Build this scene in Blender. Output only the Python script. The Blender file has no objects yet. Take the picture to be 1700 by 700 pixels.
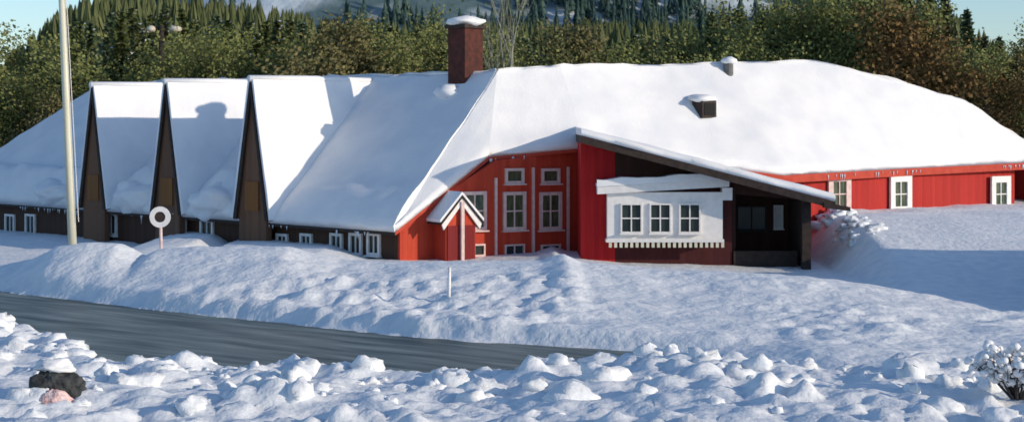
import bpy, math, random
import numpy as np
from mathutils import Vector, noise
R = math.radians
scene = bpy.context.scene
col = scene.collection
random.seed(7)

# ------------------------------------------------------------------ camera
F_PX, HOR = 2700.0, 205.0
cam_d = bpy.data.cameras.new('camera'); cam = bpy.data.objects.new('camera', cam_d); col.objects.link(cam)
cam.location = (0, 0, 5); cam.rotation_euler = (R(90), 0, 0)
cam_d.sensor_width = 36; cam_d.lens = F_PX / 1700 * 36
cam_d.shift_y = -(350 - HOR) / 1700
cam_d.clip_start = 0.1; cam_d.clip_end = 3000
cam_d.dof.use_dof = True; cam_d.dof.focus_distance = 24; cam_d.dof.aperture_fstop = 2.8
scene.camera = cam

# ------------------------------------------------------------------ sky and sun
SUN_EL = R(16)
az = Vector((0.915, -0.40, 0)).normalized()
sdir = Vector((az.x * math.cos(SUN_EL), az.y * math.cos(SUN_EL), math.sin(SUN_EL)))
w = bpy.data.worlds.new('World'); scene.world = w; w.use_nodes = True
nt = w.node_tree; bg = nt.nodes['Background']
sky = nt.nodes.new('ShaderNodeTexSky'); sky.sky_type = 'NISHITA'; sky.sun_disc = False
sky.sun_elevation = SUN_EL; sky.sun_rotation = math.atan2(az.x, az.y)
sky.air_density = 1.0; sky.dust_density = 0.9; sky.ozone_density = 3.2; sky.altitude = 900
nt.links.new(sky.outputs[0], bg.inputs[0]); bg.inputs[1].default_value = 0.145
sd = bpy.data.lights.new('sun', 'SUN'); sd.energy = 2.9; sd.angle = R(0.6); sd.color = (1.0, 0.85, 0.66)
so = bpy.data.objects.new('sun', sd); col.objects.link(so)
so.rotation_euler = sdir.to_track_quat('Z', 'Y').to_euler(); so.location = (40, -20, 30)
vs = scene.view_settings
vs.view_transform = 'Standard'; vs.look = 'None'; vs.gamma = 1; vs.use_curve_mapping = False
vs.exposure = 0.22

# ------------------------------------------------------------------ helpers
def P(px, py, Y):
    return Vector(((px - 850) * Y / F_PX, Y, 5 - (py - HOR) * Y / F_PX))
OFF = {}
def tag(o, label=None, cat=None, group=None, kind=None):
    if label: o['label'] = label
    if cat: o['category'] = cat
    if group: o['group'] = group
    if kind: o['kind'] = kind
    return o
def empty(name, loc):
    o = bpy.data.objects.new(name, None); col.objects.link(o)
    o.location = loc; o.empty_display_size = 0.3
    OFF[o] = Vector(loc); return o
def copy_tree(o, parent=None):
    c = o.copy(); col.objects.link(c); c.parent = parent
    for ch in list(o.children): copy_tree(ch, c)
    return c
class MB:
    def __init__(s): s.v = []; s.f = []; s.m = []
    def face(s, pts, m=0):
        n = len(s.v); s.v += [tuple(p) for p in pts]; s.f.append(list(range(n, n + len(pts)))); s.m.append(m); return s
    def add(s, vs_, fs, m=0):
        n = len(s.v); s.v += [tuple(p) for p in vs_]
        for f in fs: s.f.append([i + n for i in f]); s.m.append(m)
        return s
    def obox(s, c, ux, uy, uz, m=0):
        c = Vector(c); ux = Vector(ux); uy = Vector(uy); uz = Vector(uz)
        vv = [c + a * ux + b * uy + d * uz for d in (-1, 1) for b in (-1, 1) for a in (-1, 1)]
        return s.add(vv, [(0,2,3,1),(4,5,7,6),(0,1,5,4),(2,6,7,3),(0,4,6,2),(1,3,7,5)], m)
    def box(s, lo, hi, m=0):
        lo = Vector(lo); hi = Vector(hi); h = (hi - lo) / 2
        return s.obox((lo + hi) / 2, (h.x,0,0), (0,h.y,0), (0,0,h.z), m)
    def prism(s, pts, d, m=0):            # polygon extruded by vector d
        d = Vector(d); n = len(pts); a = [Vector(p) for p in pts]; b = [p + d for p in a]
        fs = [tuple(range(n)), tuple(range(2 * n - 1, n - 1, -1))]
        for i in range(n):
            j = (i + 1) % n; fs.append((i, i + n, j + n, j))
        return s.add(a + b, fs, m)
    def tube(s, pts, rs, k=8, m=0, cap=True):
        pts = [Vector(p) for p in pts]; n0 = len(s.v); n = len(pts)
        for i, p in enumerate(pts):
            d = (pts[min(i + 1, n - 1)] - pts[max(i - 1, 0)]).normalized()
            a = Vector((0,0,1)) if abs(d.z) < .9 else Vector((1,0,0))
            x = d.cross(a).normalized(); y = d.cross(x)
            for j in range(k):
                t = 2 * math.pi * j / k
                s.v.append(tuple(p + (x * math.cos(t) + y * math.sin(t)) * rs[i]))
        for i in range(n - 1):
            for j in range(k):
                a = n0 + i * k + j; b = n0 + i * k + (j + 1) % k
                s.f.append([a, b, b + k, a + k]); s.m.append(m)
        if cap:
            s.f.append([n0 + j for j in range(k)][::-1]); s.m.append(m)
            s.f.append([n0 + (n - 1) * k + j for j in range(k)]); s.m.append(m)
        return s
    def blob(s, c, r, seed=0, amp=.25, nu=14, nv=9, m=0, freq=1.3):
        c = Vector(c); r = Vector(r) if hasattr(r, '__len__') else Vector((r, r, r)); vv = []
        for i in range(nv + 1):
            th = math.pi * i / nv
            for j in range(nu):
                ph = 2 * math.pi * j / nu
                d = Vector((math.sin(th) * math.cos(ph), math.sin(th) * math.sin(ph), math.cos(th)))
                k = 1 + amp * noise.fractal(d * freq + Vector((seed * 7.3, seed * 1.9, seed)), 1, 2, 3)
                vv.append(c + Vector((d.x * r.x, d.y * r.y, d.z * r.z)) * k)
        fs = []
        for i in range(nv):
            for j in range(nu):
                a = i * nu + j; b = i * nu + (j + 1) % nu; fs.append((a, a + nu, b + nu, b))
        return s.add(vv, fs, m)
    def build(s, name, mats, parent=None, origin=None, smooth=False):
        off = OFF[parent] if parent is not None else Vector(origin or (0, 0, 0))
        me = bpy.data.meshes.new(name)
        me.from_pydata([(a - off.x, b - off.y, c - off.z) for a, b, c in s.v], [], s.f)
        if not isinstance(mats, (list, tuple)): mats = [mats]
        for m in mats: me.materials.append(m)
        me.polygons.foreach_set('material_index', s.m)
        me.polygons.foreach_set('use_smooth', [smooth] * len(s.f))
        me.validate(); me.update()
        o = bpy.data.objects.new(name, me); col.objects.link(o)
        if parent is not None: o.parent = parent
        else: o.location = off
        OFF[o] = off
        return o

# ------------------------------------------------------------------ materials
def mat(name, c1, c2=None, scale=4, rough=.8, bump=0, bscale=None, stretch=(1,1,1), detail=6, spec=.3, metal=0, dist=.02, thr=(.35,.65), rotz=0):
    m = bpy.data.materials.new(name); m.use_nodes = True; t = m.node_tree
    b = t.nodes['Principled BSDF']; b.inputs['Roughness'].default_value = rough
    b.inputs['Specular IOR Level'].default_value = spec; b.inputs['Metallic'].default_value = metal
    tc = t.nodes.new('ShaderNodeNewGeometry'); mp = t.nodes.new('ShaderNodeMapping'); mp.inputs['Scale'].default_value = stretch; mp.vector_type = 'TEXTURE' if rotz else 'POINT'
    if rotz: mp.inputs['Rotation'].default_value = (0, 0, -rotz); mp.inputs['Scale'].default_value = tuple(1 / q for q in stretch)
    t.links.new(tc.outputs['Position'], mp.inputs[0])
    if c2 is not None:
        n = t.nodes.new('ShaderNodeTexNoise'); n.inputs['Scale'].default_value = scale; n.inputs['Detail'].default_value = detail
        r = t.nodes.new('ShaderNodeValToRGB'); r.color_ramp.elements[0].position = thr[0]; r.color_ramp.elements[1].position = thr[1]
        r.color_ramp.elements[0].color = (*c1, 1); r.color_ramp.elements[1].color = (*c2, 1)
        t.links.new(mp.outputs[0], n.inputs['Vector']); t.links.new(n.outputs[0], r.inputs[0]); t.links.new(r.outputs[0], b.inputs['Base Color'])
    else: b.inputs['Base Color'].default_value = (*c1, 1)
    if bump:
        n2 = t.nodes.new('ShaderNodeTexNoise'); n2.inputs['Scale'].default_value = bscale or scale * 3; n2.inputs['Detail'].default_value = 8
        bp = t.nodes.new('ShaderNodeBump'); bp.inputs['Strength'].default_value = bump; bp.inputs['Distance'].default_value = dist
        t.links.new(mp.outputs[0], n2.inputs['Vector']); t.links.new(n2.outputs[0], bp.inputs['Height']); t.links.new(bp.outputs[0], b.inputs['Normal'])
    return m
def boards(name, c1, c2, axis=(1,0,0), width=.16):
    """vertical painted boards: position along the wall drives board seams and board-to-board tone"""
    m = bpy.data.materials.new(name); m.use_nodes = True; t = m.node_tree; b = t.nodes['Principled BSDF']
    b.inputs['Roughness'].default_value = .75; b.inputs['Specular IOR Level'].default_value = .25
    g = t.nodes.new('ShaderNodeNewGeometry'); d = t.nodes.new('ShaderNodeVectorMath'); d.operation = 'DOT_PRODUCT'
    d.inputs[1].default_value = axis; t.links.new(g.outputs['Position'], d.inputs[0])
    q = t.nodes.new('ShaderNodeMath'); q.operation = 'DIVIDE'; q.inputs[1].default_value = width; t.links.new(d.outputs['Value'], q.inputs[0])
    fl = t.nodes.new('ShaderNodeMath'); fl.operation = 'FLOOR'; t.links.new(q.outputs[0], fl.inputs[0])
    fr = t.nodes.new('ShaderNodeMath'); fr.operation = 'FRACT'; t.links.new(q.outputs[0], fr.inputs[0])
    wn = t.nodes.new('ShaderNodeTexWhiteNoise'); wn.noise_dimensions = '1D'; t.links.new(fl.outputs[0], wn.inputs['W'])
    mp = t.nodes.new('ShaderNodeMapping'); mp.inputs['Scale'].default_value = (6, 6, .7); t.links.new(g.outputs['Position'], mp.inputs[0])
    n = t.nodes.new('ShaderNodeTexNoise'); n.inputs['Scale'].default_value = 2; n.inputs['Detail'].default_value = 6; t.links.new(mp.outputs[0], n.inputs['Vector'])
    av = t.nodes.new('ShaderNodeMath'); av.operation = 'ADD'; t.links.new(wn.outputs[0], av.inputs[0]); t.links.new(n.outputs[0], av.inputs[1])
    hv = t.nodes.new('ShaderNodeMath'); hv.operation = 'MULTIPLY'; hv.inputs[1].default_value = .5; t.links.new(av.outputs[0], hv.inputs[0])
    mx = t.nodes.new('ShaderNodeMix'); mx.data_type = 'RGBA'; t.links.new(hv.outputs[0], mx.inputs['Factor'])
    mx.inputs[6].default_value = (*c1, 1); mx.inputs[7].default_value = (*c2, 1); t.links.new(mx.outputs[2], b.inputs['Base Color'])
    gt = t.nodes.new('ShaderNodeMath'); gt.operation = 'GREATER_THAN'; gt.inputs[1].default_value = .13; t.links.new(fr.outputs[0], gt.inputs[0])
    bp = t.nodes.new('ShaderNodeBump'); bp.inputs['Distance'].default_value = .02; bp.inputs['Strength'].default_value = .8
    t.links.new(gt.outputs[0], bp.inputs['Height']); t.links.new(bp.outputs[0], b.inputs['Normal'])
    return m
U = Vector((-.7071, .7071, 0)); NI = Vector((.7071, .7071, 0))     # along the long shaded front / into the house
FU = Vector((6.6, 4.0, 0)).normalized()                            # along the red sunny front
MU = Vector((11.5, 8.0, 0)).normalized()
SNOW = mat('snow', (.76, .78, .81), (.86, .86, .86), scale=.7, rough=.7, bump=.35, bscale=9, spec=.15, dist=.03)
SNOWR = mat('rough_snow', (.74, .78, .82), (.88, .89, .89), scale=2.2, rough=.7, bump=.6, bscale=5, spec=.15, dist=.08)
RED = boards('red_boards', (.38, .032, .016), (.58, .075, .035), FU)
REDM = boards('red_boards_wing', (.32, .016, .014), (.50, .035, .026), MU)
REDX = boards('red_boards_bay', (.36, .008, .010), (.52, .018, .018), (1,0,0))
BROWN = boards('brown_boards', (.045, .022, .014), (.085, .042, .026), U)
BROWNX = boards('shade_brown_boards_porch', (.035, .014, .010), (.07, .026, .018), (1,0,0))  # shade under the overhang and in the recess put into the brown
GABLE = boards('weathered_gable_boards', (.10, .055, .035), (.20, .10, .055), U, .2)
TRIMR = mat('red_trim', (.42, .05, .03), (.50, .07, .04), scale=3)
DARK = mat('dark_timber', (.028, .02, .018), (.05, .034, .028), scale=6, bump=.3)
WHITE = mat('white_paint', (.74, .72, .70), (.82, .80, .78), scale=5, rough=.5)
PINKW = mat('rosy_white_paint', (.60, .44, .42), (.72, .56, .52), scale=5, rough=.6)
CREAM = mat('cream_paint', (.62, .60, .46), (.72, .70, .56), scale=3, rough=.45, stretch=(1,1,.2))
GLASS = mat('window_glass', (.02, .03, .03), (.035, .05, .045), scale=1.5, rough=.12, spec=.25)
CURT = mat('green_curtain_behind_glass', (.035, .06, .03), (.10, .12, .07), scale=7, rough=.15, spec=.6, stretch=(1,1,.3))
BRICK = mat('chimney_brick', (.05, .016, .012), (.10, .026, .018), scale=5, bump=.6, bscale=12)
ROAD = mat('wet_road', (.05, .066, .056), (.27, .31, .28), scale=1.4, rough=.5, bump=.6, bscale=6, thr=(.36,.74), stretch=(.22,1.9,1), rotz=R(37), detail=9)
BARK = mat('bark', (.05, .04, .03), (.12, .10, .08), scale=8, bump=.5, stretch=(1,1,.3))
BIRCH = mat('birch_bark', (.34, .34, .27), (.20, .20, .15), scale=6, stretch=(1,1,2.5), bump=.3)
NEED = [mat('needles_%s' % n, a, b, scale=2.5, rough=.7) for n, a, b in (
    ('blue_green', (.05, .085, .04), (.11, .16, .08)), ('green', (.07, .095, .025), (.15, .18, .06)), ('dark', (.05, .07, .025), (.12, .14, .05)))]
LEAF = [mat('leaves_%s' % n, a, b, scale=2.0, rough=.75) for n, a, b in (
    ('olive', (.11, .13, .035), (.23, .25, .085)), ('brown', (.10, .09, .035), (.20, .18, .075)), ('rust', (.11, .065, .02), (.20, .13, .045)))]
TWIG = mat('twigs', (.05, .04, .04), (.10, .085, .08), scale=9)
METAL = mat('dull_metal', (.10, .10, .10), (.16, .16, .16), scale=5, rough=.5, metal=.3)
LAMPW = mat('lamp_cover', (.55, .50, .40), (.62, .58, .48), scale=5, rough=.3)
ROCK = mat('dark_rock', (.02, .022, .025), (.07, .075, .075), scale=5, bump=.8, bscale=9, dist=.05)
PINKROCK = mat('pink_granite', (.62, .38, .36), (.80, .62, .58), scale=9, bump=.5)
FOREST = mat('far_forest', (.03, .065, .055), (.07, .12, .10), scale=.25, rough=.9)

# ------------------------------------------------------------------ ground
def lin(x, pts):
    return np.interp(x, [p[0] for p in pts], [p[1] for p in pts])
FAR = [(-60,90),(-30,60.5),(-15.1,48),(-8,42),(-2.07,37.6),(3.8,34.8),(8,33.2),(20,31)]
NEAR = [(-60,78),(-30,52),(-20,45),(-12.3,39.3),(-10.2,36.2),(-8.4,32.6),(-5.3,31.9),(-1.7,31.1),(3.3,30.3),(20,28)]
CREST = [(0,440),(55,428),(95,409),(150,402),(200,404),(240,424),(262,412),(330,408),(400,410),(480,409),(520,420),(565,432),(650,434),(900,432),(935,422),(965,434),(1080,444),(1340,458),(1500,482),(1700,512),(1900,520)]
def nz(X, Y, f, oct_=4, seed=0.0, H=.9):
    out = np.empty(X.shape)
    xf, yf, of = X.ravel(), Y.ravel(), out.ravel()
    for i in range(len(xf)):
        of[i] = noise.fractal(Vector((xf[i] * f, yf[i] * f, seed)), H, 2.0, oct_)
    return of.reshape(X.shape)
def smooth(t): t = np.clip(t, 0, 1); return t * t * (3 - 2 * t)
def lumps(X, Y, f, seed):
    out = np.empty(X.shape); xf, yf, of = X.ravel(), Y.ravel(), out.ravel()
    for i in range(len(xf)):
        d = noise.voronoi(Vector((xf[i] * f, yf[i] * f * .8, seed)))[0]
        of[i] = d[1] - d[0]
    return of.reshape(X.shape)
def height(X, Y, detail=True):
    X = np.asarray(X, float); Y = np.asarray(Y, float)
    px = 850 + X * F_PX / np.maximum(Y, 20)
    yf = lin(X, FAR); yn = lin(X, NEAR)
    yc = np.maximum(49.0 - .18 * (X + 12), yf + 2.5)
    yc = np.clip(yc, 44, 60)
    hc = 5 - (lin(850 + X * F_PX / yc, CREST) - HOR) * yc / F_PX
    fore = .27 + .36 * smooth((X + 1.5) / 4) + 0 * X
    # far bank
    t = (Y - yf) / (yc - yf)
    bank = .38 * smooth((Y - yf) / .7) + (hc - .38) * smooth(np.clip(t, 0, 1)) 
    back_l = hc - .75 * smooth((Y - yc) / 3.5)
    back_r = hc + (1.55 - hc) * smooth((Y - yc - 1) / 16.5)
    mix = smooth((X - 10.3) / 2.2)
    back = back_l * (1 - mix) + back_r * mix
    h = np.where(Y > yc, back, bank)
    # road and near bank
    roadw = 1 - smooth((X - 3.2) / 3.2)
    mid = .42 * (1 - roadw) + 0 * X
    h = np.where(Y < yf, mid, np.maximum(h, mid * (1 - smooth((Y - yf) / 4))))
    nearb = fore * smooth((yn + .9 - Y) / 1.0)
    h = np.where(Y < yn + .9, np.maximum(nearb, mid), h)
    # hillside behind, and a hump added out of view at right to cast shade
    h = h + np.clip(Y - 84, 0, 110) * .075 - np.clip(Y - 194, 0, 120) * .07
    h = h + 3.7 * smooth((X - (15.9 + (Y - 48) * .31)) / 4.0) * smooth((Y - 38) / 6) * (1 - smooth((Y - 49) / 5))
    onroad = smooth((Y - yn - .7) / .4) * smooth((yf + .1 - Y) / .4) * roadw
    if detail:
        a = nz(X, Y, .35, 4, 1.0)
        h = h + a * .13 * (1 - onroad) * np.where((Y > yc - 1) & (Y < 62), .35, 1)
        front = smooth((yn + .9 - Y) / .8)
        L = lumps(X, Y, 1.5, 3.0); L2 = lumps(X, Y, 3.6, 8.0)
        h = h + front * ((.30 * np.clip(L, 0, .8) + .05 * np.clip(L2, 0, .8)) * smooth(nz(X, Y, .45, 3, 17.) * 1.6 + .45) + .17 * nz(X, Y, .8, 5, 21.) + .05 * np.abs(nz(X, Y, 3.0, 4, 23.)) - .04) * (.5 + .8 * smooth(nz(X, Y, .3, 2, 9.) + .6))
        b = smooth((Y - yf) / .4) * smooth((yc - .3 - Y) / 3)
        h = h + b * (1 - .35 * smooth((X - 1) / 3)) * (.14 * np.clip(L, 0, .8) + nz(X, Y, 1.1, 4, 4.0) * .15) * smooth(nz(X, Y, .16, 2, 6.) * 2 + .65)
        h = h + (1 - onroad) * nz(X, Y, 2.5, 3, 2.0) * .02
    return h, onroad
def axis_pts(segs):
    out = []
    for a, b, s in segs: out += list(np.arange(a, b, s))
    return np.array(out + [segs[-1][1]])
gx = axis_pts([(-900,-100,80),(-100,-30,5),(-30,-14,.4),(-14,14,.11),(14,30,.4),(30,100,5),(100,900,80)])
gy = axis_pts([(-300,0,60),(0,22,2.5),(22,24.5,.3),(24.5,40,.10),(40,52,.18),(52,70,.5),(70,110,3),(110,300,15),(300,1600,100)])
GX, GY = np.meshgrid(gx, gy)
GZ, GR = height(GX, GY)
nx, ny = len(gx), len(gy)
me = bpy.data.meshes.new('ground')
vv = np.stack([GX, GY, GZ], -1).reshape(-1, 3)
ii = np.arange(nx * ny).reshape(ny, nx)
ff = np.stack([ii[:-1,:-1], ii[:-1,1:], ii[1:,1:], ii[1:,:-1]], -1).reshape(-1, 4)
me.from_pydata(vv.tolist(), [], ff.tolist()); me.materials.append(SNOWR)
me.polygons.foreach_set('use_smooth', [True] * len(ff)); me.update()
g = bpy.data.objects.new('snow_ground', me); col.objects.link(g); tag(g, kind='structure')
# the road: its own sheet just above the ground between the two banks
rb = MB(); xs = np.arange(-45, 5.9, .35); prev = None
for i in range(len(xs) - 1):
    row = []
    for x in (xs[i], xs[i + 1]):
        a = float(lin(x, NEAR)) + .35; b = float(lin(x, FAR)) + .42; a += (b - a) * float(smooth((x - 1.0) / 4.6)) * .99
        row.append([(x, a + (b - a) * k / 6, .035 + .03 * math.sin(k / 6 * math.pi) + .015 * noise.noise(Vector((x, k, 3)))) for k in range(7)])
    for k in range(6): rb.face([row[0][k], row[1][k], row[1][k + 1], row[0][k + 1]])
ro = rb.build('road', ROAD, smooth=True); tag(ro, kind='structure')
def gz(x, y): return float(height(np.array([x]), np.array([y]))[0][0])

# far mountain and its forest
mt = MB(); prof = [(-900,0),(-170,0),(-134,5),(-116,18),(-98,34),(-60,50),(0,52),(60,50),(92,44),(104,34),(118,19),(136,6),(170,0),(900,0)]
mx_, my_ = np.arange(-330, 331, 9.0), np.arange(340, 760, 12.0)
vv = []
for y in my_:
    for x in mx_:
        top = float(lin(x * 420 / y * 1.0, prof)) * y / 450; k = min(1, (y - 340) / 110)
        vv.append((x, y, 2 + top * (k * k * (3 - 2 * k)) * (1 + .12 * noise.fractal(Vector((x * .02, y * .02, 0)), 1, 2, 4))))
n_ = len(mx_)
mt.add(vv, [(j * n_ + i, j * n_ + i + 1, (j + 1) * n_ + i + 1, (j + 1) * n_ + i) for j in range(len(my_) - 1) for i in range(n_ - 1)])
MTN = mat('mountain_snow_and_scrub', (.10, .16, .17), (.62, .70, .74), scale=.035, rough=.9, thr=(.45, .62), bump=.5, bscale=.2, dist=2)
o = mt.build('mountain', MTN, smooth=True); tag(o, kind='structure')
def small_spruce(mb, x, y, z, H, W, r, layers=7, k=7):
    for i in range(layers):
        f = i / layers; zt = z + H * (.22 + .78 * (i + 1) / layers); zb = z + H * (.10 + .80 * f); rad = W * (1 - f * .88)
        a0 = r.random() * 6
        for q in range(k):
            a = a0 + q * 6.2832 / k + r.uniform(-.2, .2); da = 3.1416 / k * r.uniform(.8, 1.25); rr = rad * r.uniform(.7, 1.2)
            mb.face([(x, y, zt), (x + math.cos(a - da) * rr * .75, y + math.sin(a - da) * rr * .75, zb + H * .03), (x + math.cos(a) * rr, y + math.sin(a) * rr, zb - H * .03), (x + math.cos(a + da) * rr * .75, y + math.sin(a + da) * rr * .75, zb + H * .03)])
fm = MB()
rnd = random.Random(5)
for _ in range(4200):
    y = rnd.uniform(345, 470); x = rnd.uniform(-150, 150) * y / 420
    top = float(lin(x * 420 / y, prof)) * y / 450; k = min(1, (y - 340) / 110)
    z = 2 + top * (k * k * (3 - 2 * k)) - 1
    if noise.noise(Vector((x * .03, y * .03, 5))) > .18: continue
    small_spruce(fm, x, y, z, rnd.uniform(6, 11), rnd.uniform(1.3, 2.1), rnd, 5, 6)
o = fm.build('far_forest', FOREST); tag(o, 'dark blue-green conifer wood covering the far mountain behind the lodge', 'forest', kind='stuff')

# ------------------------------------------------------------------ trees
ENV = [(-150,215),(-60,150),(0,96),(45,50),(95,6),(150,-22),(300,-24),(480,4),(560,22),(700,28),(900,24),(1050,22),(1250,20),(1380,8),(1430,-18),(1540,-16),(1590,12),(1640,46),(1700,92),(1760,140),(1850,215)]
# dark litter under the trees and the nearer wooded slope
fl = MB(); fx = np.arange(-120, 121, 4.0); fy = np.arange(84.5, 336, 5.0)
FXX, FYY = np.meshgrid(fx, fy); FZ = height(FXX, FYY, False)[0]
n_ = len(fx)
fl.add([(a, b, c + .12 + .12 * noise.noise(Vector((a * .3, b * .3, 1)))) for a, b, c in zip(FXX.ravel(), FYY.ravel(), FZ.ravel())], [(j * n_ + i, j * n_ + i + 1, (j + 1) * n_ + i + 1, (j + 1) * n_ + i) for j in range(len(fy) - 1) for i in range(n_ - 1)])
o = fl.build('forest_floor', mat('forest_litter', (.05, .045, .02), (.11, .09, .045), scale=1.2, bump=.6), smooth=True); tag(o, kind='structure')
wd = MB(); rnd = random.Random(8)
for _ in range(900):
    Y = rnd.uniform(112, 190); px = rnd.uniform(-60, 1760); x = (px - 850) * Y / F_PX
    zb = float(height(np.array([x]), np.array([Y]), False)[0][0]); zt = 5 - (float(lin(px, ENV)) + abs(rnd.gauss(0, 11)) + 2 - HOR) * Y / F_PX
    H = min(zt - zb, 17)
    if H < 2: continue
    small_spruce(wd, x, Y, zb - .3, H, H * rnd.uniform(.17, .29), rnd, 14, 10)
o = wd.build('wood', mat('wood_needles', (.06, .08, .028), (.14, .16, .065), scale=.5, rough=.85)); tag(o, 'dense green conifer wood on the slope behind the first trees', 'wood', kind='stuff')
def spruce(name, seed, H, W, m, snow=.07):
    r = random.Random(seed); root = empty(name, (0, 0, 0))
    t = MB(); t.tube([(0,0,-.5),(0,0,H*.5),(0,0,H*.97)], [H*.018, H*.011, .01], 7); t.build('trunk', BARK, root, smooth=True)
    c = MB(); lv = int(H * 4.2)
    for i in range(lv):
        f = i / lv; z = H * (.07 + .92 * f); rad = W * (1 - f) ** .85 * r.uniform(.75, 1.12) + .08
        nb = max(5, int(15 * (1 - f) + 4)); a0 = r.random() * 6
        for k in range(nb):
            a = a0 + k * 2 * math.pi / nb + r.uniform(-.25, .25); L = rad * r.uniform(.65, 1.15)
            d = Vector((math.cos(a), math.sin(a), 0)); s_ = Vector((-d.y, d.x, 0)); droop = r.uniform(.25, .5)
            pz = Vector((0, 0, z + r.uniform(-.08, .08)))
            seg = max(3, int(L / .3))
            for q in range(seg):
                u = (q + .4) / seg; b = pz + d * L * u + Vector((0, 0, -droop * L * u * u + .12 * L * u))
                wd = .34 * L * (1 - u) * .8 + .14
                for sg in (-1, 1):
                    tip = b + s_ * sg * wd * r.uniform(.7, 1.2) + d * wd * .55 + Vector((0, 0, -wd * r.uniform(.15, .6)))
                    mi = 1 if r.random() < snow else 0
                    c.face([b - d * .07, b + d * .15 + Vector((0, 0, .02)), tip], mi)
                    c.face([b, b + s_ * sg * wd * .45 + Vector((0, 0, -.22)), b + d * .2], 0)
    top = Vector((0, 0, H)); c.face([top, (0.06, 0, H - .5), (-.06, .02, H - .5)])
    c.build('crown', [m, SNOWR], root)
    return root
def broadleaf(name, seed, H, W, m, leaves=7500, bark=BARK, spread=1.0):
    r = random.Random(seed); root = empty(name, (0, 0, 0)); t = MB(); tips = []
    def branch(p, d, L, rad, dep):
        n = 4; pts = [p.copy()]; rs = [rad]
        for i in range(n):
            d = (d + Vector((r.uniform(-.2,.2), r.uniform(-.2,.2), r.uniform(-.02,.14)))).normalized()
            p = p + d * L / n; pts.append(p.copy()); rs.append(rad * (1 - .6 * (i + 1) / n))
            if dep < 3 and i >= 1:
                for _ in range(2 if dep < 2 else 1):
                    a = r.random() * 6.28; sd_ = Vector((math.cos(a), math.sin(a), r.uniform(.1, .7))).normalized()
                    branch(p, (d * .55 + sd_ * .75 * spread).normalized(), L * r.uniform(.45, .62), rs[-1] * .6, dep + 1)
            if dep >= 1: tips.append(p.copy())
        tips.append(p.copy())
        t.tube(pts, rs, 6 if dep < 2 else 4, cap=False)
    branch(Vector((0, 0, -.4)), Vector((0, 0, 1)), H * .72, H * .02, 0)
    t.build('trunk', bark, root, smooth=True)
    mxz = max(p.z for p in tips); c = MB()
    for _ in range(leaves):
        p = r.choice(tips); p = Vector((p.x, p.y, p.z * H / mxz)) if False else p
        q = p + Vector((r.gauss(0, .28), r.gauss(0, .28), r.gauss(0, .26))) * W
        n1 = Vector((r.gauss(0,1), r.gauss(0,1), r.gauss(0,1))).normalized(); n2 = n1.orthogonal().normalized(); s_ = r.uniform(.045, .11)
        n3 = n1.cross(n2) * s_ * .7; n2 = n2 * s_
        c.face([q - n2, q - n3, q + n2, q + n3])
    c.build('crown', m, root)
    return root
# envelope of the tree tops across the view (pixel column -> pixel row)
SP = [spruce('spruce_tree', 11, 10, 2.0, NEED[0]), spruce('spruce_tree', 12, 10, 1.6, NEED[1]), spruce('spruce_tree', 13, 10, 2.3, NEED[2]), spruce('spruce_tree', 14, 10, 1.8, NEED[1])]
BL = [broadleaf('broadleaf_tree', 21, 7.5, 1.0, LEAF[0]), broadleaf('broadleaf_tree', 22, 7, 1.1, LEAF[1]), broadleaf('broadleaf_tree', 23, 7.5, 1.0, LEAF[0], 2600), broadleaf('broadleaf_tree', 24, 6, 1.0, LEAF[2], 3000)]
splab = ['blue-green spruce in the wood behind the lodge', 'bright green narrow spruce in the wood behind the lodge', 'wide dark green spruce in the wood behind the lodge', 'mid green full spruce in the wood behind the lodge']
bllab = ['olive leafed bushy tree in the wood behind the lodge', 'brown leafed bushy tree in the wood behind the lodge', 'thin olive leafed tree in the wood behind the lodge', 'rust brown low tree beyond the right end of the lodge roof']
for l_, o in zip(splab, SP): tag(o, l_, 'spruce', 'spruces in the wood behind the lodge')
for l_, o in zip(bllab, BL): tag(o, l_, 'tree', 'leafy trees in the wood behind the lodge')
rnd = random.Random(3); used = set()
def plant(protos, k, x, y, hgt, base_h):
    p = protos[k]
    o = p if p not in used else copy_tree(p)
    used.add(p)
    s = hgt / base_h; o.location = (x, y, gz(x, y) - .15); o.scale = (s * rnd.uniform(.95, 1.2), s * rnd.uniform(.95, 1.2), s); o.rotation_euler = (0, 0, rnd.uniform(0, 6.28))
for row, (Y0, step, kind) in enumerate([(86.5, 1.9, 'b'), (89, 1.9, 'b'), (91.5, 1.9, 'm'), (94.5, 2.1, 'm'), (98, 2.2, 's'), (102, 2.4, 's'), (107, 2.8, 's')]):
    x = -36 - row * 1.3
    while x < 37 + row * 1.5:
        Y = Y0 + rnd.uniform(-1.1, 1.1); xx = x + rnd.uniform(-.8, .8); px = 850 + xx * F_PX / Y
        base = 1.0 + (Y - 84) * .075
        ytop = float(lin(px, ENV)) + abs(rnd.gauss(0, 11)) + (4 - row) * 2
        ztop = 5 - (ytop - HOR) * Y / F_PX; hgt = ztop - base
        if hgt > 2.2 and -40 < px < 1740 and not (195 < px < 345 and Y < 91.5):
            if kind == 'b' or (kind == 'm' and rnd.random() < .5):
                hh = min(hgt * .9, rnd.uniform(5.0, 9.0))
                k = 3 if px > 1420 and rnd.random() < .2 else rnd.choice([0, 1, 2, 0])
                plant(BL, k, xx, Y, hh, [7.5, 7, 7.5, 6][k])
            else:
                plant(SP, rnd.choice([0, 1, 2, 3]), xx, Y, hgt, 10)
        x += step * rnd.uniform(.8, 1.2)

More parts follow.
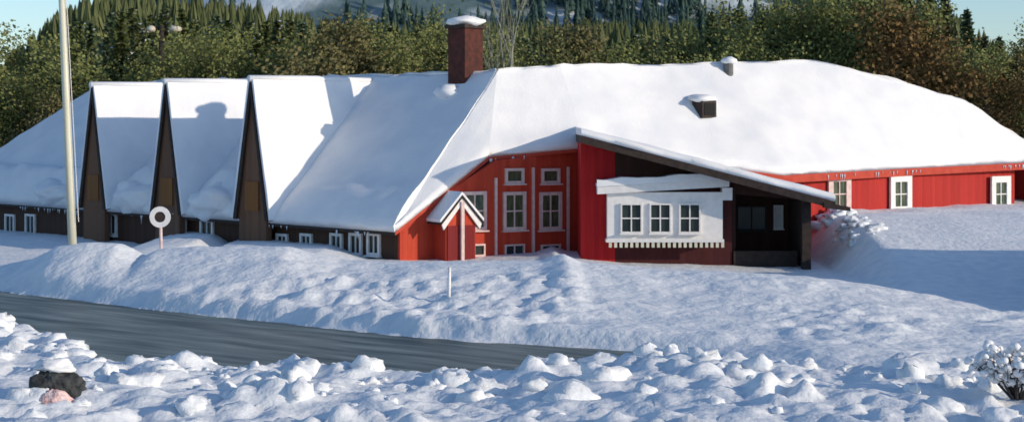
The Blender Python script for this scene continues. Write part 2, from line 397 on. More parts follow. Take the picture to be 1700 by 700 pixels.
# ------------------------------------------------------------------ the lodge
lodge = empty('mountain_lodge', (0, 62, 0))
tag(lodge, 'long red and brown mountain lodge under thick snow with three steep gables', 'lodge')
ZE, ZR = 1.27, 6.85
def Epos(Y): return Vector((52.0 - Y, Y, ZE))         # along the shaded eave
B = Vector((-4.04, 56.04, ZE)); LC = Vector((-29.0, 81.0, ZE)); FE = Vector((-24.7, 76.7, ZE)); E = Vector((-20.45, 80.9, ZR))
C = Vector((-.56, 60.97, ZR)); P1 = P(812, 260, 58.6); P2 = P(968, 246, 60.0)
def poly(pts, n, closed=False):
    pts = [Vector(p) for p in pts]; d = [0]
    for i in range(1, len(pts)): d.append(d[-1] + max((pts[i] - pts[i - 1]).length, 1e-4))
    out = []
    for k in range(n + 1):
        s = d[-1] * k / n; i = 0
        while i < len(pts) - 2 and d[i + 1] < s: i += 1
        f = (s - d[i]) / (d[i + 1] - d[i]); out.append(pts[i].lerp(pts[i + 1], min(1, max(0, f))))
    return out
def patch(name, m, lower, upper, nu, nv, th_lo, th_hi, amp=0, up=0.0, parent=lodge, bulge=None, roundup=.22, drop=0.0, sm=True, seed=0, lo_off=0):
    """slab between a lower and an upper line; sits `up` above them, thickness th_lo..th_hi, rounded towards its edges"""
    b = MB(); top = []; bot = []
    for j in range(nv + 1):
        v = j / nv
        for i in range(nu + 1):
            p = lower[i].lerp(upper[i], v); th = th_lo + (th_hi - th_lo) * v
            e = min((v / .05 if lo_off == 0 else 1), 1)
            k = math.sqrt(max(0, 1 - (1 - max(0, e)) ** 2)) if roundup else 1
            zt = th * ((1 - roundup) + roundup * k) if roundup else th
            n1 = amp * (1.5 * noise.noise(p * .33 + Vector((5, 0, 0))) + noise.fractal(p * .8, 1, 2, 5)) if amp else 0
            bl = bulge(p, v) if bulge else 0
            lipv = (lower[i] - upper[i]).normalized() * (.06 + .16 * noise.noise(p * 1.3) + .05 * noise.noise(p * 5)) * max(0, 1 - v / .05) if amp else Vector((0, 0, 0))
            top.append(p + lipv + Vector((0, 0, up + zt + n1 + bl))); bot.append(p + Vector((0, 0, up)))
    N = nu + 1; M = len(top); fs = []
    for j in range(nv):
        for i in range(nu):
            a = j * N + i; fs.append((a, a + 1, a + 1 + N, a + N)); fs.append((a + M, a + N + M, a + 1 + N + M, a + 1 + M))
    for i in range(nu):
        fs.append((i, i + M, i + 1 + M, i + 1)); a = nv * N + i; fs.append((a, a + 1, a + 1 + M, a + M))
    for j in range(nv):
        pass
    b.add(top + bot, fs)
    for u0 in (0, nu):                  # end faces with their own corners so that joints shade cleanly
        q = [top[j * N + u0] for j in range(nv + 1)] + [bot[j * N + u0] for j in range(nv + 1)]; K = nv + 1
        b.add(q, [(j, j + 1, j + 1 + K, j + K) if u0 == 0 else (j, j + K, j + 1 + K, j + 1) for j in range(nv)])
    return b.build(name, m, parent, smooth=sm)
DORM = [61.75, 65.85, 69.85]                          # Y of the three steep gables
def dist_d(p):
    # distance along the eave to the nearest gable
    s = (p - B).dot(U); return min(abs(s - (Epos(y) - B).dot(U)) for y in DORM)
def bulgeL(p, v):
    s = (p - B).dot(U); k = max(0, 1 - abs(v - .12) / .17)
    inb = 1 if s > (Epos(DORM[0]) - B).dot(U) else .25
    w_ = min(1, max(0, (dist_d(p) - .9) / 1.2)) if s < (Epos(DORM[2]) - B).dot(U) else .8
    return .85 * k * k * (3 - 2 * k) * inb * w_ * (1 + .4 * noise.noise(p * 1.4))
nuL = 110
loL = poly([LC, FE, B], nuL); sE = 6.08 / (LC - B).length
upL = []
for k in range(nuL + 1):
    f = k / nuL; upL.append(E.copy() if f < sE else E.lerp(C, (f - sE) / (1 - sE)))
loL = [LC.lerp(B, k / nuL) for k in range(nuL + 1)]
patch('roof', DARK, loL, upL, 40 if False else nuL, 6, .10, .10, up=-.12, roundup=0, sm=False)
patch('roof_snow', SNOW, loL, upL, nuL, 40, .34, .14, amp=.06, up=-.01, bulge=bulgeL)
# sunny front: hip face over the red front, then the long roof to the right
RE = P(1350, 104, 68.0); 
ridgeM = [C, P(1100, 112, 64.6), P(1350, 106, 68), P(1500, 141, 69), P(1600, 172, 70), P(1700, 238, 70.8), P(1760, 270, 71.2)]
eaveM = [P2, P(1300, 291, 62.0), P(1500, 280, 66.3), P(1700, 270, 70.3), P(1758, 272, 71.0)]
RB = B + Vector((.02, .02, 0))
nA = 26
loA = poly([RB, P1], nA); upA = poly([RB, C], nA)
patch('roof', TRIMR, loA, upA, nA, 10, .12, .12, up=-.13, roundup=0, sm=False)
patch('roof_snow', SNOW, loA, upA, nA, 18, .30, .14, amp=.05, up=-.006, roundup=.25)
nB_ = 30
loB = poly([P1, P2], nB_); upB = [C.lerp(P(930, 112, 62.1), k / nB_) for k in range(nB_ + 1)]
patch('roof', TRIMR, loB, upB, nB_, 10, .12, .12, up=-.13, roundup=0, sm=False)
patch('roof_snow', SNOW, loB, upB, nB_, 24, .30, .14, amp=.05, up=-.006, roundup=.25)
nC = 90
ridgeC = [P(930, 112, 62.1)] + ridgeM[1:]
loC = poly(eaveM, nC); upC = poly(ridgeC, nC)
patch('roof', TRIMR, loC, upC, nC, 12, .12, .12, up=-.13, roundup=0, sm=False)
patch('roof_snow', SNOW, loC, upC, nC, 40, .30, .14, amp=.05, up=-.006, roundup=.25)
# rear slopes so that the roofs are closed bodies
def back(a, off, zlow, nu):
    lo = [Vector((p.x + off.x, p.y + off.y, zlow)) for p in a]
    patch('rear_roof', SNOW, [p for p in a], lo, nu, 10, .13, .3, amp=.03, up=-.02, roundup=0)
back([E.lerp(C, k / 40) for k in range(41)], NI * 6, 1.3, 40)
back(poly([C] + ridgeC, 50), Vector((-3.6, 6.2, 0)), 3.0, 50)
ic = MB(); rnd = random.Random(31)
for line, n_, dz in ((loL, 130, -.12), (loC, 90, -.13), (loB, 14, -.13)):
    for _ in range(n_):
        f = rnd.random() * (len(line) - 1); i_ = int(f); p = line[i_].lerp(line[i_ + 1], f - i_) + Vector((0, -.03, dz + .05)); L_ = rnd.uniform(.06, .38) * rnd.random()
        if 1.5 < p.x < 10 or noise.noise(p * .5) < -.1: continue
        ic.tube([p, p - Vector((0, 0, L_ * .5)), p - Vector((0, 0, L_ + .05))], [.03, .02, .003], 5)
tag(ic.build('icicles', mat('ice', (.62, .70, .76), (.75, .80, .84), rough=.1, spec=.6), lodge, smooth=True), kind='stuff')
# walls
def wall(name, m, a, b, ztop, z0, inward, parent=lodge, th=.2):
    """a,b ground points; ztop list of (fraction, z)"""
    a = Vector((a[0], a[1], 0)); b = Vector((b[0], b[1], 0))
    pts = [Vector((*a.lerp(b, f).xy, z)) for f, z in ztop]
    pts = [Vector((a.x, a.y, z0))] + pts + [Vector((b.x, b.y, z0))]
    mb = MB(); mb.prism(pts, Vector(inward) * th); return mb.build(name, m, parent)
BI = B + NI * .45 + Vector((.25, -.25, 0)) * 0
Lw = LC + NI * .45 - U * 1
wall('shaded_wall', BROWN, BI + U * .3, Lw, [(0, 1.38), (1, 1.38)], -1.2, NI)
FN = Vector((-FU.y, FU.x, 0))   # inward normal of the sunny front
F0 = B + FU * .35 + FN * .30; F1 = P2 + FN * .35
tP1 = (P1 - B).dot(FU) / (P2 - B).dot(FU)
wall('red_front_wall', RED, F0, F1, [(0, 1.55), (tP1, P1.z - .13), (1, P2.z - .12)], -1.2, FN)
MN = Vector((-MU.y, MU.x, 0))
M0 = Vector((10.0, 62.3, 0)); M1 = P(1700, 300, 70.3) + MN * .5; M2 = P(1752, 300, 71.0) + MN * .4
wall('link_wall', RED, F1, M0, [(0, 4.1), (1, 3.0)], -1.2, (0, 1, 0))
wall('red_wing_wall', REDM, M0, M1, [(0, 2.98), (1, 3.26)], -1.0, MN)
wall('end_wall', REDM, M2, M2 + Vector((-3, 7, 0)), [(0, 3.3), (1, 3.2)], -1, (-1, 0, 0))
mb = MB(); f_ = poly(eaveM, 40)
for a, b in zip(f_[:-1], f_[1:]):
    if a.x < 9.5: continue
    d = (b - a); mb.prism([a + Vector((0,0,-.13)), b + Vector((0,0,-.13)), b + Vector((0,0,-.30)), a + Vector((0,0,-.30))], MN * .06)
mb.build('eave_board', TRIMR, lodge)

def window(c, u, n, wdt, hgt, frame=WHITE, pane=GLASS, bars_v=1, bars_h=1, fw=.09, label=None, parent=lodge):
    """c centre on the wall face, u along the wall, n outward"""
    u = Vector(u).normalized(); n = Vector(n).normalized(); z = Vector((0, 0, 1)); mb = MB(); c = Vector(c); q = c + n * .045
    for s in (-1, 1):
        mb.obox(q + u * s * (wdt / 2 + fw / 2), u * fw / 2, n * .05, z * (hgt / 2 + fw))
        mb.obox(q + z * s * (hgt / 2 + fw / 2) + n * .003, u * (wdt / 2 + fw * .2), n * .05, z * fw / 2)
    for i in range(bars_v):
        x = wdt * ((i + 1) / (bars_v + 1) - .5); mb.obox(q + u * x, u * .022, n * .022, z * hgt / 2)
    for i in range(bars_h):
        y = hgt * ((i + 1) / (bars_h + 1) - .5); mb.obox(q + z * y + n * .004, u * wdt / 2, n * .02, z * .022)
    mb.obox(q - z * (hgt / 2 + fw + .025) + n * .04, u * (wdt / 2 + fw * 1.5), n * .1, z * .025)
    o = mb.build('window', frame, parent)
    if label: o['label'] = label
    p = MB(); p.obox(c + n * .012, u * wdt / 2, n * .01, z * hgt / 2); p.build('pane', pane, o)
    return o
def on_line(px, py, A, D, n_off=0.0):
    """point of the vertical plane through A along D that projects to the pixel"""
    k = (px - 850) / F_PX; t = (k * A.y - A.x) / (D.x - k * D.y); q = A + D * t
    return Vector((q.x, q.y, 5 - (py - HOR) * q.y / F_PX))
# sunny front: tall window columns, small panes above
for px in (787, 853, 913):
    window(on_line(px, 350, F0, FU), FU, -FN, .72, 1.15, PINKW, CURT, 1, 1, .12)
    if px > 800: window(on_line(px, 292, F0, FU), FU, -FN, .60, .36, PINKW, CURT, 0, 0, .10)
    window(on_line(px, 415, F0, FU), FU, -FN, .72, .32, PINKW, GLASS, 1, 0, .06)
for px in (822, 884, 942):                             # pale battens between the columns
    mb = MB(); p = on_line(px, 350, F0, FU) - FN * .05; mb.obox((p.x, p.y, 1.35), FU * .045, FN * .04, (0, 0, 2.05 if px > 830 else 1.7)); mb.build('batten', PINKW, lodge)
# shaded side windows
for px in (18, 52, 160, 186, 300, 345, 470, 510, 560, 592, 622):
    window(on_line(px, 372 if px < 450 else 405, BI, U), U, -NI, .7 if px < 400 else .5, .75 if px < 400 else .6, WHITE, GLASS, 1, 0, .1)
for px in (12, 40): window(on_line(px, 415, BI, U), U, -NI, .6, .7, PINKW, GLASS, 0, 0, .12)
# right wing windows
for px, hw in ((1392, .62), (1494, .62), (1660, .62)):
    window(on_line(px, 322, M0, MU), MU, -MN, .72, 1.0, WHITE if px != 1392 else PINKW, CURT, 1, 1, .27)
mb = MB()
for px in (1450,): pass

# three steep gables on the shaded side
def gable(Y, top_z):
    c = Epos(Y) - NI * .12; hw = 1.08; zb = 1.35
    A0 = Vector((c.x, c.y, top_z))
    def pt(s, z, d=0): q = c + U * s + NI * d; return Vector((q.x, q.y, z))
    mb = MB(); mb.prism([pt(-hw * .8, -1.2), pt(-hw * .8, zb), pt(-hw, zb), pt(0, top_z), pt(hw, zb), pt(hw * .8, zb), pt(hw * .8, -1.2)], NI * .25)
    g_ = mb.build('gable', GABLE, lodge)
    for s in (-1, 1):                                   # barge boards
        mb = MB(); a = pt(s * hw, zb, -.06); t = pt(0, top_z, -.06); e = (t - a).normalized(); sd_ = Vector((0, 0, 1)).cross(e)
        inn = U * -s
        mb.prism([a, t, t - Vector((0, 0, .5)), a + inn * .16], -NI * .06); mb.build('barge_board', DARK, g_)
        # board slope and snow on it
        lo = [pt(s * hw, zb, -.1).lerp(pt(s * hw, zb, 6.3), i / 20) for i in range(21)]
        up = [pt(0, top_z, -.1).lerp(pt(0, top_z, 6.3), i / 20) for i in range(21)]
        out = U * s * 1.0
        b = MB()
        for th, m_ in ((.07, 0), (.17, 1)):
            N = 21; n0 = []
            for d_, vec in ((0, 0), (1, th)):
                for row, V in ((0, lo), (1, lo), (2, up)):
                    pass
            base0 = .0 if m_ == 0 else .071
            q = []
            NVV = 12
            for j in range(NVV + 1):
                for i in range(N):
                    p = lo[i].lerp(up[i], j / NVV)
                    nn = out * .97 + Vector((0, 0, .25))
                    w2 = th - base0 + (.035 * noise.noise(p * 1.1) if m_ else 0)
                    q.append((p + nn * base0, p + nn * (base0 + w2)))
            vv_ = [a_[0] for a_ in q] + [a_[1] for a_ in q]; M_ = len(q); fs = []
            for j in range(NVV):
                for i in range(N - 1):
                    a_ = j * N + i; fs.append((a_ + M_, a_ + 1 + M_, a_ + 1 + N + M_, a_ + N + M_))
                a_ = j * N; fs.append((a_, a_ + N, a_ + N + M_, a_ + M_))
            b.add(vv_, fs, m_)
        b.build('gable_roof', [DARK, SNOW], g_)
    mb = MB(); mb.tube([pt(0, top_z + .08, -.18), pt(0, top_z + .10, 3), pt(0, top_z + .08, 6.2)], [.13, .15, .14], 8)
    mb.build('ridge_snow', SNOW, g_, smooth=True)
    # small window low in the gable and boarded panel under it
    window(Vector((c.x, c.y, 2.0)) - NI * .01, U, -NI, .62, .7, DARK, mat('amber_glass', (.16, .06, .015), (.30, .12, .03), scale=4, rough=.3), 1, 0, .07, parent=g_) if False else None
    mb = MB(); q = Vector((c.x, c.y, 2.25)) - NI * .03; mb.obox(q, U * .42, NI * .025, (0, 0, .55)); mb.build('shutter', SHUT, g_)
SHUT = boards('orange_brown_shutter', (.17, .07, .02), (.26, .11, .03), U, .12)
for Y, tz in zip(DORM, (6.62, 6.62, 6.58)): gable(Y, tz)

for Ya, rx, rz in ((67.9, 1.35, .72), (63.9, 1.45, .74), (72.6, 1.5, .6)):      # snow slid down between the gables
    p = Epos(Ya) + NI * .55 + Vector((0, 0, .62)); mb = MB(); nu_, nv_ = 28, 18; vv = []
    for i in range(nv_ + 1):
        th = math.pi * i / nv_
        for j in range(nu_):
            ph = 2 * math.pi * j / nu_; d = Vector((math.sin(th) * math.cos(ph), math.sin(th) * math.sin(ph), math.cos(th)))
            k = 1 + .32 * noise.fractal(d * 1.3 + Vector((Ya, 0, 0)), 1, 2, 4)
            vv.append(p + (U * d.x * rx + NI * d.y * 1.05 + Vector((0, 0, d.z * rz))) * k)
    mb.add(vv, [(i * nu_ + j, (i + 1) * nu_ + j, (i + 1) * nu_ + (j + 1) % nu_, i * nu_ + (j + 1) % nu_) for i in range(nv_) for j in range(nu_)])
    mb.build('slid_snow', SNOW, lodge, smooth=True)

# sheltered porch wing in front of the sunny side
px0, px1 = 2.36, 11.0; z0_, z1_ = 4.60, 2.36; YF, YB = 55.3, 63.2
def zr(x): return z0_ + (z1_ - z0_) * (x - px0) / (px1 - px0)
lo = [Vector((px0 + (px1 - px0) * k / 30, YF, zr(px0 + (px1 - px0) * k / 30))) for k in range(31)]
up = [Vector((p.x, YB if p.x < 9.4 else 62.0, p.z + .02)) for p in lo]
patch('porch_roof', DARK, lo, up, 30, 8, .26, .26, up=-.27, roundup=0, sm=False)
patch('roof_snow', SNOW, lo, up, 30, 20, .26, .26, amp=.04, up=-.005, roundup=.35, seed=9)
WY = 56.9
mb = MB(); mb.prism([(px0 + .05, WY, -1.2), (px0 + .05, WY, zr(px0) - .28), (3.6, WY, zr(3.6) - .28), (3.6, WY, -1.2)], (0, .2, 0)); mb.build('porch_wall', REDX, lodge)
mb = MB(); mb.prism([(3.6, WY, 3.25), (3.6, WY, zr(3.6) - .28), (10.3, WY, zr(10.3) - .28), (10.3, WY, 2.3), (7.7, WY, 2.55), (7.7, WY, 3.0)], (0, .2, 0)); mb.build('gable_boarding', BROWNX, lodge)
mb = MB(); mb.prism([(3.6, WY, -1.2), (3.6, WY, 3.25), (7.7, WY, 3.0), (7.7, WY, -1.2)], (0, .2, 0)); mb.build('lower_boarding', boards('shade_darkened_red_boards', (.05,.01,.012), (.085,.018,.018), (1,0,0)), lodge)  # red wall with the overhang's shade put into its board colour
mb = MB(); mb.prism([(px0 + .05, WY + .2, -1.2), (px0 + .05, WY + .2, zr(px0) - .28), (px0 + .05, 60.5, zr(px0) - .28), (px0 + .05, 60.5, -1.2)], (.2, 0, 0)); mb.build('porch_side_wall', REDX, lodge)
# recess: back wall, side wall, rail and corner post
mb = MB(); mb.box((7.7, 59.4, -1.2), (10.3, 59.6, 2.7)); mb.build('recess_wall', BROWNX, lodge)
mb = MB(); mb.box((7.7, WY + .2, -1.2), (7.85, 59.4, 2.9)); mb.build('recess_side_wall', BROWNX, lodge)
mb = MB(); mb.box((9.98, WY - 1.0, -1.0), (10.28, WY - .7, 2.35)); mb.build('post', DARK, lodge)
mb = MB(); mb.box((10.1, WY - .7, -1.0), (10.3, 59.4, 2.5)); mb.build('recess_side_wall', DARK, lodge)
mb = MB(); mb.box((7.75, WY - .05, -.9), (9.98, WY + .05, .55)); mb.build('railing', DARK, lodge)
window(Vector((8.75, 59.4, 1.55)), (1,0,0), (0,-1,0), 1.0, .8, DARK, GLASS, 1, 0, .08)
window(Vector((9.72, 59.4, 1.6)), (1,0,0), (0,-1,0), .25, .75, WHITE, mat('pale_blind', (.6,.6,.62), (.7,.7,.72), scale=3), 0, 0, .05)
mb = MB(); mb.prism([(10.6, 55.25, 2.33), (11.5, 55.25, 2.16), (11.5, 55.25, 2.02), (10.6, 55.25, 2.14)], (0, .3, 0)); mb.build('rafter_end', DARK, lodge)
# white bay window
bx0, bx1, by = 2.95, 7.3, 56.35
bay = MB(); bay.box((bx0 + .35, by, 1.0), (bx1, WY, 2.62)); bay = bay.build('bay_window', WHITE, lodge)
cn = MB(); cn.prism([(bx0, by - .22, 2.56), (bx0, by - .22, 2.82), (bx1 + .2, by - .22, 3.08), (bx1 + .2, by - .22, 2.82)], (0, .76, 0)); cn.build('canopy', WHITE, bay)
cs = [Vector((bx0 - .02 + (bx1 + .24 - bx0) * k / 16, by - .25, 2.82 + .26 * k / 16)) for k in range(17)]
b_ = MB()
for k in range(16):
    h0 = .24 + .10 * noise.noise(cs[k] * 1.3); h1 = .24 + .10 * noise.noise(cs[k + 1] * 1.3); y2 = Vector((0, .8, 0)); Z = Vector((0, 0, 1))
    b_.face([cs[k] + Z*.003, cs[k+1] + Z*.003, cs[k+1] + Z * h1, cs[k] + Z * h0]); b_.face([cs[k] + Z*h0, cs[k+1] + Z*h1, cs[k+1] + Z*h1 + y2, cs[k] + Z*h0 + y2])
b_.face([cs[0] + Z*.003, cs[0] + Z*.12, cs[0] + Z*.12 + y2, cs[0] + y2]); b_.face([cs[16] + Z*.003, cs[16] + y2, cs[16] + Z*.12 + y2, cs[16] + Z*.12])
b_.build('canopy_snow', SNOW, bay)
for px in (1048, 1096, 1145):
    x = (px - 850) * by / F_PX; zc = 5 - (362 - HOR) * by / F_PX
    window(Vector((x, by, zc)), (1,0,0), (0,-1,0), .64, .92, WHITE, GLASS, 1, 1, .055, parent=bay)
mb = MB(); mb.box((bx0 + .3, by - .16, .90), (bx1 + .03, WY, 1.0)); mb.build('sill', WHITE, bay)
mb = MB()
for k in range(22): mb.box((bx0 + .4 + k * .185, by - .13, .72), (bx0 + .5 + k * .185, by - .09, .898))
mb.build('sill_fringe', CREAM, bay)
mb = MB(); mb.box((bx1 - .02, by - .12, 2.35), (bx1 + .32, WY, 2.78)); mb.build('end_block', WHITE, bay)

# small entrance porch on the corner of the red front
pc = on_line(744, 430, F0, FU); pf = pc - FN * 1.0; zt = 2.42; hwp = .70; zp = 1.58
def q_(s, z, d=0): v = pf + FU * s + FN * d; return Vector((v.x, v.y, z))
body = MB(); body.prism([q_(-hwp * .85, -1, .1), q_(-hwp * .85, zp + .05, .1), q_(0, zt - .1, .1), q_(hwp * .85, zp + .05, .1), q_(hwp * .85, -1, .1)], FN * .9)
ep = body.build('entrance_porch', RED, lodge)
for s in (-1, 1):
    mb = MB(); mb.prism([q_(s * (hwp + .1), zp - .06), q_(0, zt), q_(0, zt - .22), q_(s * (hwp + .02), zp - .26)], FN * .06); mb.build('barge_board', WHITE, ep)
    mb = MB(); mb.prism([q_(s * (hwp + .16), zp + .005, -.02), q_(0, zt + .095, -.02), q_(0, zt + .21, -.02), q_(s * (hwp + .18), zp + .10, -.02)], FN * 1.05); mb.build('roof_snow', SNOW, ep)
    mb = MB(); mb.prism([q_(s * (hwp + .14), zp - .08, -.06), q_(0, zt + .01, -.06), q_(0, zt + .09, -.06), q_(s * (hwp + .14), zp, -.06)], FN * 1.1); mb.build('porch_roof', DARK, ep)
mb = MB(); mb.obox(q_(0, .6, -.02), FU * .06, FN * .05, (0, 0, 1.68)); mb.build('post', PINKW, ep)
for s in (-1, 1):
    mb = MB(); mb.obox(q_(s * .32, .7, .07), FU * .22, FN * .02, (0, 0, .75)); mb.build('door', boards('maroon_door', (.16,.012,.014), (.22,.02,.02), FU, .1), ep)

# chimney
cc = Vector((-1.78, 62.15, 0)); ch = MB(); hw = .47
ch.obox(cc + Vector((0, 0, 7.0)), NI * hw, U * hw, (0, 0, 1.62)); ch = ch.build('chimney', BRICK, lodge)
mb = MB(); mb.obox(cc + Vector((0, 0, 8.68)), NI * (hw + .09), U * (hw + .09), (0, 0, .07)); mb.build('chimney_cap', DARK, ch)
mb = MB(); mb.blob(cc + Vector((0, 0, 8.88)), (.72, .72, .22), 3, .25, 18, 10); mb.build('cap_snow', SNOW, ch, smooth=True)
mb = MB(); mb.blob(cc - NI * .9 + Vector((0, 0, 6.15)), (.55, .4, .3), 8, .3, 14, 8); mb.build('snow_drift', SNOW, ch, smooth=True)

# roof hatch and vent on the long roof
def on_roof(px, py):
    best = None
    for i in range(nC + 1):
        for j in range(0, 61):
            p = loC[i].lerp(upC[i], j / 60); d = abs(850 + p.x * F_PX / p.y - px) + abs(HOR - (p.z - 5) * F_PX / p.y - py)
            if best is None or d < best[0]: best = (d, p)
    return best[1]
hp = on_roof(1168, 192)
mb = MB(); mb.obox(hp + Vector((0, -.05, .25)), MU * .36, MN * .3, (0, 0, .34)); ht = mb.build('roof_hatch', DARK, lodge)
mb = MB(); mb.obox(hp + Vector((0, -.05, .25)) - MN * .31, MU * .27, MN * .01, (0, 0, .24)); mb.build('pane', mat('black_opening', (.006,.006,.007)), ht)
mb = MB(); mb.blob(hp + Vector((-.08, .25, .66)), (.62, .75, .18), 5, .3, 16, 9); mb.build('hatch_snow', SNOW, ht, smooth=True)
vp = on_roof(1205, 126)
mb = MB(); mb.tube([vp + Vector((0,0,-.1)), vp + Vector((0,0,.55))], [.2, .2], 12); vt = mb.build('roof_vent', METAL, lodge, smooth=False)
mb = MB(); mb.blob(vp + Vector((.03, 0, .62)), (.32, .32, .16), 6, .2, 14, 8); mb.build('vent_snow', SNOW, vt, smooth=True)

# ------------------------------------------------------------------ things in front of and behind the lodge
# flagpole
bp_ = P(121, 404, 49.5); fp = MB(); bz = gz(bp_.x, bp_.y)
base = Vector((bp_.x, bp_.y, bz - .3)); topp = Vector((P(103, 0, 49.5).x - .06, 49.5, P(103, 0, 49.5).z + 1.4))
root = empty('flagpole', base); tag(root, 'tall cream flagpole leaning slightly left from a snow mound at the left', 'flagpole')
fp.tube([base, base.lerp(topp, .5), topp], [.13, .115, .095], 14); fp.build('pole', CREAM, root, smooth=True)
mb = MB(); mb.blob(topp + Vector((0, 0, .12)), .17, 0, 0, 14, 9); mb.build('finial', CREAM, root, smooth=True)
mb = MB(); mb.tube([base + Vector((.2, -.1, 1.0)), topp + Vector((.14, -.05, -.1))], [.012, .012], 5); mb.build('halyard', WHITE, root)
# round sign
rp = P(266, 360, 51.0); root = empty('round_sign', (rp.x, rp.y, gz(rp.x, rp.y))); tag(root, 'small round sign with a broad white rim and dark middle on a pale post', 'sign')
mb = MB(); mb.tube([(rp.x + .04, rp.y + .03, gz(rp.x, rp.y) - .3), (rp.x, rp.y + .03, rp.z + .1)], [.05, .05], 8); mb.build('post', PINKW, root, smooth=True)
mb = MB(); k = 32; ro_, ri = .33, .17
for i in range(k):
    a, b = 2 * math.pi * i / k, 2 * math.pi * (i + 1) / k
    def c_(t, r_, y): return (rp.x + math.cos(t) * r_, rp.y + y, rp.z + math.sin(t) * r_)
    mb.face([c_(a, ri, -.04), c_(b, ri, -.04), c_(b, ro_, -.04), c_(a, ro_, -.04)]); mb.face([c_(a, ro_, -.04), c_(b, ro_, -.04), c_(b, ro_, -.01), c_(a, ro_, -.01)])
    mb.face([c_(a, 0.0, -.01), c_(b, ro_, -.01), c_(a, ro_, -.01)])
mb.build('rim', WHITE, root)
mb = MB(); mb.face([c_(2 * math.pi * i / k, ri, -.03) for i in range(k)]); mb.build('sign_face', DARK, root)
# two headed street lamp behind the left ridge
lp = P(268, 120, 88.3); root = empty('street_lamp', (lp.x, lp.y, .9)); tag(root, 'dark street lamp with two pale heads rising behind the left ridge', 'street lamp')
tz = P(268, 42, 88.3).z
mb = MB(); mb.tube([(lp.x, lp.y, .6), (lp.x, lp.y, tz)], [.17, .14], 10); mb.build('pole', DARK, root, smooth=True)
for dx, wv in ((.75, .36), (-.55, .24)):
    mb = MB(); mb.tube([(lp.x, lp.y, tz - .3), (lp.x + dx * .5, lp.y, tz - .12), (lp.x + dx, lp.y, tz - .1)], [.05, .045, .04], 6); mb.build('arm', DARK, root, smooth=True)
    mb = MB(); mb.blob((lp.x + dx, lp.y, tz - .22), (wv, .28, .2), 0, 0, 16, 10); mb.build('lamp_head', LAMPW, root, smooth=True)
# pale birch right of the chimney
bt = broadleaf('birch_tree', 41, 8.5, .6, LEAF[0], 120, BIRCH, .28); bt.location = (P(826, 100, 76).x, 76, 1.0); bt.scale = (1, 1, 1.14)
tag(bt, 'slender pale bare birch just right of the chimney, behind the roof', 'birch')
# marker stake on the bank
sp_ = P(745, 500, 41); z_ = gz(sp_.x, sp_.y); mb = MB(); mb.tube([(sp_.x, sp_.y, z_ - .2), (sp_.x + .02, sp_.y, z_ + .75)], [.045, .04], 8)
o = mb.build('marker_stake', WHITE, origin=(sp_.x, sp_.y, z_), smooth=True); tag(o, 'short white stake standing in the middle of the snow bank', 'stake')
# boulders at the near left
def ground_obj(px, Y): x = (px - 850) * Y / F_PX; return x, gz(x, Y)
x, z = ground_obj(92, 28.2)
def rocky(mb, c, rad, seed, cut=.25):
    c = Vector(c); nu_, nv_ = 44, 28; vv = []
    for i in range(nv_ + 1):
        th = math.pi * i / nv_
        for j in range(nu_):
            ph = 6.28319 * j / nu_; d = Vector((math.sin(th) * math.cos(ph), math.sin(th) * math.sin(ph), math.cos(th)))
            v = noise.voronoi(d * 1.1 + Vector((seed, 2, 3)))[0]
            k = .82 + cut * (v[1] - v[0]) + .12 * noise.fractal(d * 2.2 + Vector((seed, 0, 0)), 1, 2, 5)
            vv.append(c + Vector((d.x * rad[0], d.y * rad[1], d.z * rad[2])) * k)
    mb.add(vv, [(i * nu_ + j, (i + 1) * nu_ + j, (i + 1) * nu_ + (j + 1) % nu_, i * nu_ + (j + 1) % nu_) for i in range(nv_) for j in range(nu_)])
root = empty('boulder', (x, 28.3, z)); tag(root, 'dark craggy boulder poking out of the rough snow at the lower left', 'boulder')
mb = MB(); rocky(mb, (x, 28.3, z + .12), (.55, .42, .42), 4.0); mb.build('rock', ROCK, root)
mb = MB(); mb.blob((x - .06, 28.34, z + .50), (.36, .27, .12), 8, .5, 22, 12); mb.build('snow_cap', SNOW, root, smooth=True)
mb = MB(); rocky(mb, (x + .1, 27.85, z - .02), (.33, .24, .24), 9.0, .2); o = mb.build('stone', PINKROCK, origin=(x, 27.85, z)); tag(o, 'pale pink stone lying against the dark boulder', 'stone')
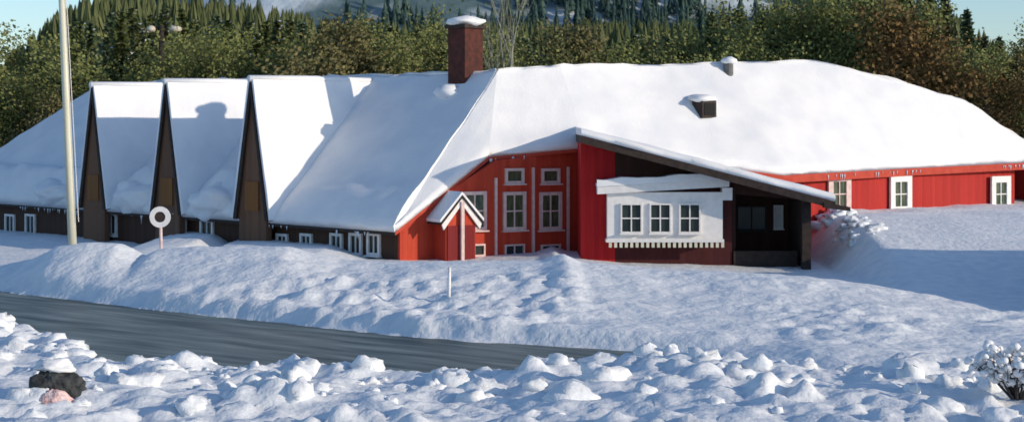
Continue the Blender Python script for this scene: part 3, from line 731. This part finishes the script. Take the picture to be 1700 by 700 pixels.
# frosted bushes at the near right
def frosted(px, Y, hgt, wd, seed, label, clumps):
    r = random.Random(seed); x, z = ground_obj(px, Y); root = empty('snowy_bush', (x, Y, z)); tag(root, label, 'bush')
    t = MB(); tips = []
    for i in range(46):
        a = r.random() * 6.28; sp = r.uniform(.1, 1) * wd; p = Vector((x, Y, z - .1)); e = Vector((x + math.cos(a) * sp, Y + math.sin(a) * sp, z + hgt * r.uniform(.35, 1)))
        m1 = p.lerp(e, .5) + Vector((r.uniform(-.1,.1), r.uniform(-.1,.1), .12)); t.tube([p, m1, e], [.018, .012, .006], 5, cap=False); tips += [e, m1.lerp(e, .5), m1]
        for _ in range(5):
            s0 = m1.lerp(e, r.random()); s1 = s0 + Vector((r.gauss(0,.16), r.gauss(0,.16), r.uniform(.02,.25))); t.tube([s0, s1], [.008, .004], 4, cap=False); tips.append(s1)
    t.build('twigs', TWIG, root)
    c = MB()
    for i in range(clumps):
        p = r.choice(tips); rr = r.uniform(.02, .075); c.blob(p + Vector((0,0,.02)), (rr * 1.15, rr * 1.15, rr * .85), i, .35, 9, 6)
    c.build('snow_clumps', SNOW, root, smooth=True)
frosted(1690, 25.9, .72, .75, 2, 'bush at the lower right thickly beaded with round snow clumps', 520)
# broken snow blocks thrown up along the near edge
rnd = random.Random(12); mb = MB()
for i in range(230):
    x = rnd.uniform(-13, 12); yn = float(lin(x, NEAR)); y = yn + .5 - abs(rnd.gauss(0, 2.6))
    if y < 24: continue
    s = .05 + .28 * rnd.random() ** 2.2
    mb.blob((x, y, gz(x, y) - s * .15), (s * rnd.uniform(.8, 1.7), s * rnd.uniform(.8, 1.5), s * rnd.uniform(.6, 1)), i, .5, 14, 9, freq=1.5)
for i in range(160):
    x = rnd.uniform(7, 13); y = 50 + rnd.uniform(6, 14); s = .05 + .26 * rnd.random() ** 2
    if x < 11.6 or x > 14.2: continue
    mb.blob((x, y, gz(x, y) - s * .2), (s * 1.5, s * 1.1, s * .8), i, .8, 14, 9, freq=1.5)
o = mb.build('snow_blocks', SNOWR, smooth=True); tag(o, 'broken lumps of ploughed snow strewn over the foreground', 'snow', kind='stuff')

scene.render.resolution_x = 1024; scene.render.resolution_y = 421
scene.render.engine = 'CYCLES'
